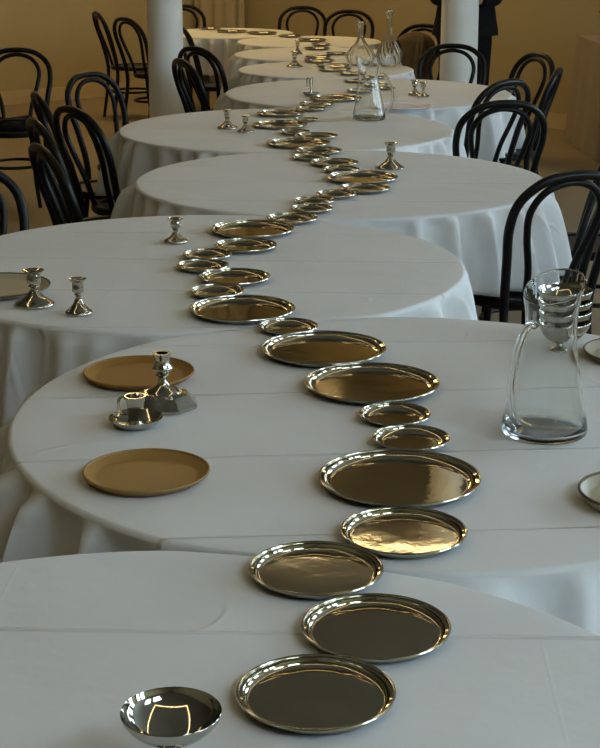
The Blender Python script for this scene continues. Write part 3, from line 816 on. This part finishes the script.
def person(x, y, rz):
    root = empty('person', (x, y, 0), rz)                       # faces local -y
    # one skinned body
    J = {'pelvis': ((0, 0, .93), .115), 'waist': ((0, .0, 1.06), .11), 'chest': ((0, .01, 1.25), .125), 'upper': ((0, .015, 1.38), .105),
         'neck': ((0, .01, 1.47), .052), 'headb': ((0, -.005, 1.55), .066), 'head': ((0, -.012, 1.63), .085), 'crown': ((0, 0, 1.70), .068)}
    E = [('pelvis', 'waist'), ('waist', 'chest'), ('chest', 'upper'), ('upper', 'neck'), ('neck', 'headb'), ('headb', 'head'), ('head', 'crown')]
    for s, t in ((-1, 'l'), (1, 'r')):
        J.update({'sh' + t: ((s * .165, .015, 1.39), .058), 'el' + t: ((s * .21, .02, 1.13), .040), 'wr' + t: ((s * .07, -.20, 1.10), .027),
                  'pa' + t: ((s * .015, -.225, 1.105), .030),
                  'hip' + t: ((s * .085, 0, .90), .085), 'kn' + t: ((s * .095, -.01, .50), .056), 'an' + t: ((s * .10, .02, .09), .038), 'to' + t: ((s * .115, -.12, .045), .032)})
        E += [('upper', 'sh' + t), ('sh' + t, 'el' + t), ('el' + t, 'wr' + t), ('wr' + t, 'pa' + t), ('pelvis', 'hip' + t), ('hip' + t, 'kn' + t), ('kn' + t, 'an' + t), ('an' + t, 'to' + t)]
        for k, (dz, ln) in enumerate(((.022, .055), (.008, .065), (-.006, .062), (-.019, .05))):       # four fingers wrapping the other hand
            a = 'f%d%s' % (k, t); b = a + 'b'; c = a + 'c'
            J[a] = ((s * -.005, -.242, 1.105 + dz), .0095); J[b] = ((-s * ln * .5, -.252, 1.103 + dz), .0085); J[c] = ((-s * ln, -.238, 1.10 + dz), .0075)
            E += [('pa' + t, a), (a, b), (b, c)]
        J['th' + t] = ((s * .028, -.232, 1.14), .0105); J['tip' + t] = ((s * .002, -.248, 1.152), .0085)
        E += [('pa' + t, 'th' + t), ('th' + t, 'tip' + t)]
    keys = list(J)
    me = bpy.data.meshes.new('body')
    me.from_pydata([J[k][0] for k in keys], [(keys.index(a), keys.index(b)) for a, b in E], [])
    me.materials.append(M['skin'])
    body = bpy.data.objects.new('body', me); col.objects.link(body); body.parent = root
    md = body.modifiers.new('skin', 'SKIN'); md.use_smooth_shade = True
    for k, key in enumerate(keys):
        sv = me.skin_vertices[0].data[k]; r = J[key][1]; sv.radius = (r, r); sv.use_root = (key == 'pelvis')
    sd = body.modifiers.new('sub', 'SUBSURF'); sd.levels = 2; sd.render_levels = 2
    # clothes
    c = MB()
    loft(c, [((.0, .0, .855), .238, .18), ((0, 0, .90), .232, .175), ((0, 0, 1.0), .214, .158), ((0, .0, 1.08), .203, .148), ((0, .005, 1.2), .208, .158),
             ((0, .012, 1.32), .215, .155), ((0, .015, 1.39), .198, .128), ((0, .015, 1.435), .13, .095), ((0, .012, 1.475), .072, .07)], 36)
    c.build('coat_body', M['black_cloth'], root)
    for s in (-1, 1):
        c = MB(); q = spline([(s * .15, .015, 1.39), (s * .198, .02, 1.28), (s * .215, .022, 1.14), (s * .18, -.08, 1.105), (s * .085, -.195, 1.10)], 6)
        c.tube(q, [.068 - .022 * k / (len(q) - 1) for k in range(len(q))], 18); c.build('sleeve', M['black_cloth'], root)
        c = MB(); loft(c, [((s * .10, .02, .05), .066, .075), ((s * .098, .01, .30), .073, .082), ((s * .095, -.005, .52), .084, .09), ((s * .088, 0, .80), .105, .118), ((s * .07, 0, .95), .12, .125)], 24)
        c.build('trouser_leg', M['black_cloth'], root)
        c = MB(); loft(c, [((s * .112, -.05, .0), .050, .150), ((s * .112, -.05, .018), .052, .152), ((s * .11, -.045, .04), .050, .140), ((s * .106, -.01, .075), .046, .090), ((s * .102, .02, .10), .042, .055)], 24)
        c.build('shoe', M['shoe'], root)
    for s in (-1, 1):
        c = MB(); c.add(*ball((s * .031, -.088, 1.628), .011)); c.build('eye', M['eye'], root)
        c = MB(); c.add(*ball((s * .087, .0, 1.615), .02, (.4, .75, 1.4))); c.build('ear', M['skin'], root)
        c = MB(); c.tube(spline([(s * .018, -.098, 1.648), (s * .034, -.097, 1.655), (s * .05, -.088, 1.649)], 4), .004, 6); c.build('eyebrow', M['hair'], root)
    c = MB(); c.tube([(0, -.088, 1.64), (0, -.105, 1.612), (0, -.112, 1.598), (0, -.095, 1.588)], [.007, .011, .014, .010], 10); c.build('nose', M['skin'], root)
    c = MB(); c.tube(spline([(-.024, -.083, 1.562), (0, -.094, 1.560), (.024, -.083, 1.562)], 5), .005, 8, flat=.8); c.build('mouth', M['coat_brown'], root)
    c = MB(); v, f = ball((0, .014, 1.668), .1, (.95, 1.0, .95)); c.add(v, f)
    o = c.build('hair', M['hair'], root)
    for q in o.data.vertices:
        if q.co.y < -.03 and q.co.z < 1.70: q.co.y = -.03 + (q.co.y + .03) * .15
        if q.co.z < 1.60: q.co.x *= .85
    tag(root, 'person in a black coat and trousers standing behind the right column, head out of frame', 'person')

def ball(c, r, sc=(1, 1, 1), n=20, m=12):
    v = [(c[0], c[1], c[2] + r * sc[2])]; f = []
    for i in range(1, m):
        t = PI * i / m
        for k in range(n):
            a = 2 * PI * k / n
            v.append((c[0] + r * sc[0] * math.sin(t) * math.cos(a), c[1] + r * sc[1] * math.sin(t) * math.sin(a), c[2] + r * sc[2] * math.cos(t)))
    v.append((c[0], c[1], c[2] - r * sc[2]))
    for k in range(n): f.append((0, 1 + k, 1 + (k + 1) % n))
    for i in range(m - 2):
        for k in range(n):
            k2 = (k + 1) % n; f.append((1 + i * n + k, 1 + (i + 1) * n + k, 1 + (i + 1) * n + k2, 1 + i * n + k2))
    b = 1 + (m - 2) * n
    for k in range(n): f.append((len(v) - 1, b + (k + 1) % n, b + k))
    return v, f
person(1.185, 11.4, R(0))

# ------------------------------------------------------------------ side table with a floor-length beige cloth
def side_table(x, y, rz, lx, ly, h):
    root = empty('side_table', (x, y, 0), rz)
    mb = MB(); mb.box((lx / 2, -ly / 2, h - .02), (lx - .04, ly - .04, .03)); mb.build('table_top', M['table_wood'], root, smooth=False)
    for i in (0.12, 0.88):
        for j in (0.08, 0.92):
            mb = MB(); mb.tube([(lx * i, -ly * j, h - .03), (lx * i, -ly * j, 0)], .018, 10); mb.build('leg', M['leg_metal'], root)
    tag(root, 'long side table hidden under a floor-length beige cloth by the right wall', 'table')
    cl = empty('long_tablecloth', (x, y, 0), rz)
    per = []
    n = 40
    for (a, b) in (((0, 0), (lx, 0)), ((lx, 0), (lx, -ly)), ((lx, -ly), (0, -ly)), ((0, -ly), (0, 0))):
        L = math.hypot(b[0] - a[0], b[1] - a[1]); m = max(6, int(L / .03))
        for k in range(m): per.append((a[0] + (b[0] - a[0]) * k / m, a[1] + (b[1] - a[1]) * k / m))
    c = (lx / 2, -ly / 2); v = []; f = []; N = len(per); rows = 12
    for k in range(rows + 1):
        t = k / rows; z = h - (h - .006) * t
        for i, (px, py) in enumerate(per):
            dx = (px - c[0]); dy = (py - c[1]); e = .05 * t + .012 * t * math.sin(i * .55) + .008 * t * math.sin(i * .21 + 1)
            nx = (1 if dx > lx / 2 - 1e-4 else -1 if dx < -lx / 2 + 1e-4 else 0); ny = (1 if dy > ly / 2 - 1e-4 else -1 if dy < -ly / 2 + 1e-4 else 0)
            v.append((px + nx * e, py + ny * e, z))
    for k in range(rows):
        for i in range(N):
            j = (i + 1) % N; f.append((k * N + i, k * N + j, (k + 1) * N + j, (k + 1) * N + i))
    f.append(tuple(range(N)))
    o = mesh_obj('cloth', v, f, M['buffet_cloth'], cl, sharp=50)
    cl['label'] = 'beige floor-length cloth over the side table at the right edge'; cl['category'] = 'tablecloth'
    st = empty('cake_stand', (x + .235 * math.cos(rz) + .35 * math.sin(rz), y + .235 * math.sin(rz) - .35 * math.cos(rz), h + .001))
    mb = MB(); mb.lathe([(0, 0), (.07, 0), (.07, .008), (.02, .02), (.016, .10), (.02, .185), (0, .185)], 32); mb.build('pedestal', M['red_wood'], st)
    mb = MB(); mb.lathe([(0, .183), (.15, .186), (.16, .19), (.16, .198), (0, .198)], 48); mb.build('plate_top', M['red_wood'], st)
    tag(st, 'dark red wooden stand on the beige side table, its rim showing at the right edge', 'stand')
side_table(2.11, 12.08, R(2), .42, 1.7, .80)

# ------------------------------------------------------------------ dark bag on the left chair's seat
def seat_bag():
    c = CHAIRS[0]; a = R(c[2])
    root = empty('bag', (c[0] + .27 * math.sin(a), c[1] + .27 * math.cos(a), .453), -a)
    v = []; f = []; n, rows = 36, 10
    for k in range(rows + 1):
        t = k / rows
        for i in range(n):
            q = 2 * PI * i / n
            w = (1 - .5 * t ** 3) * (1 + .06 * math.sin(3 * q + 1) + .04 * math.sin(7 * q + 3 * t))
            v.append((.17 * w * math.cos(q), .13 * w * math.sin(q), .055 * t * (1 + .3 * math.sin(2 * q + 1))))
    for k in range(rows):
        for i in range(n):
            j = (i + 1) % n; f.append((k * n + i, k * n + j, (k + 1) * n + j, (k + 1) * n + i))
    f.append(tuple(range(n))); f.append(tuple(rows * n + i for i in range(n)))
    mesh_obj('soft_body', v, f, M['black_cloth'], root)
    h = MB(); h.tube(spline([(-.08, .06, .05), (-.04, .115, .06), (.04, .12, .055), (.08, .06, .05)], 6), .007, 8); h.build('strap', M['shoe'], root)
    tag(root, 'soft black bag lying on the seat of the leftmost chair', 'bag')
seat_bag()
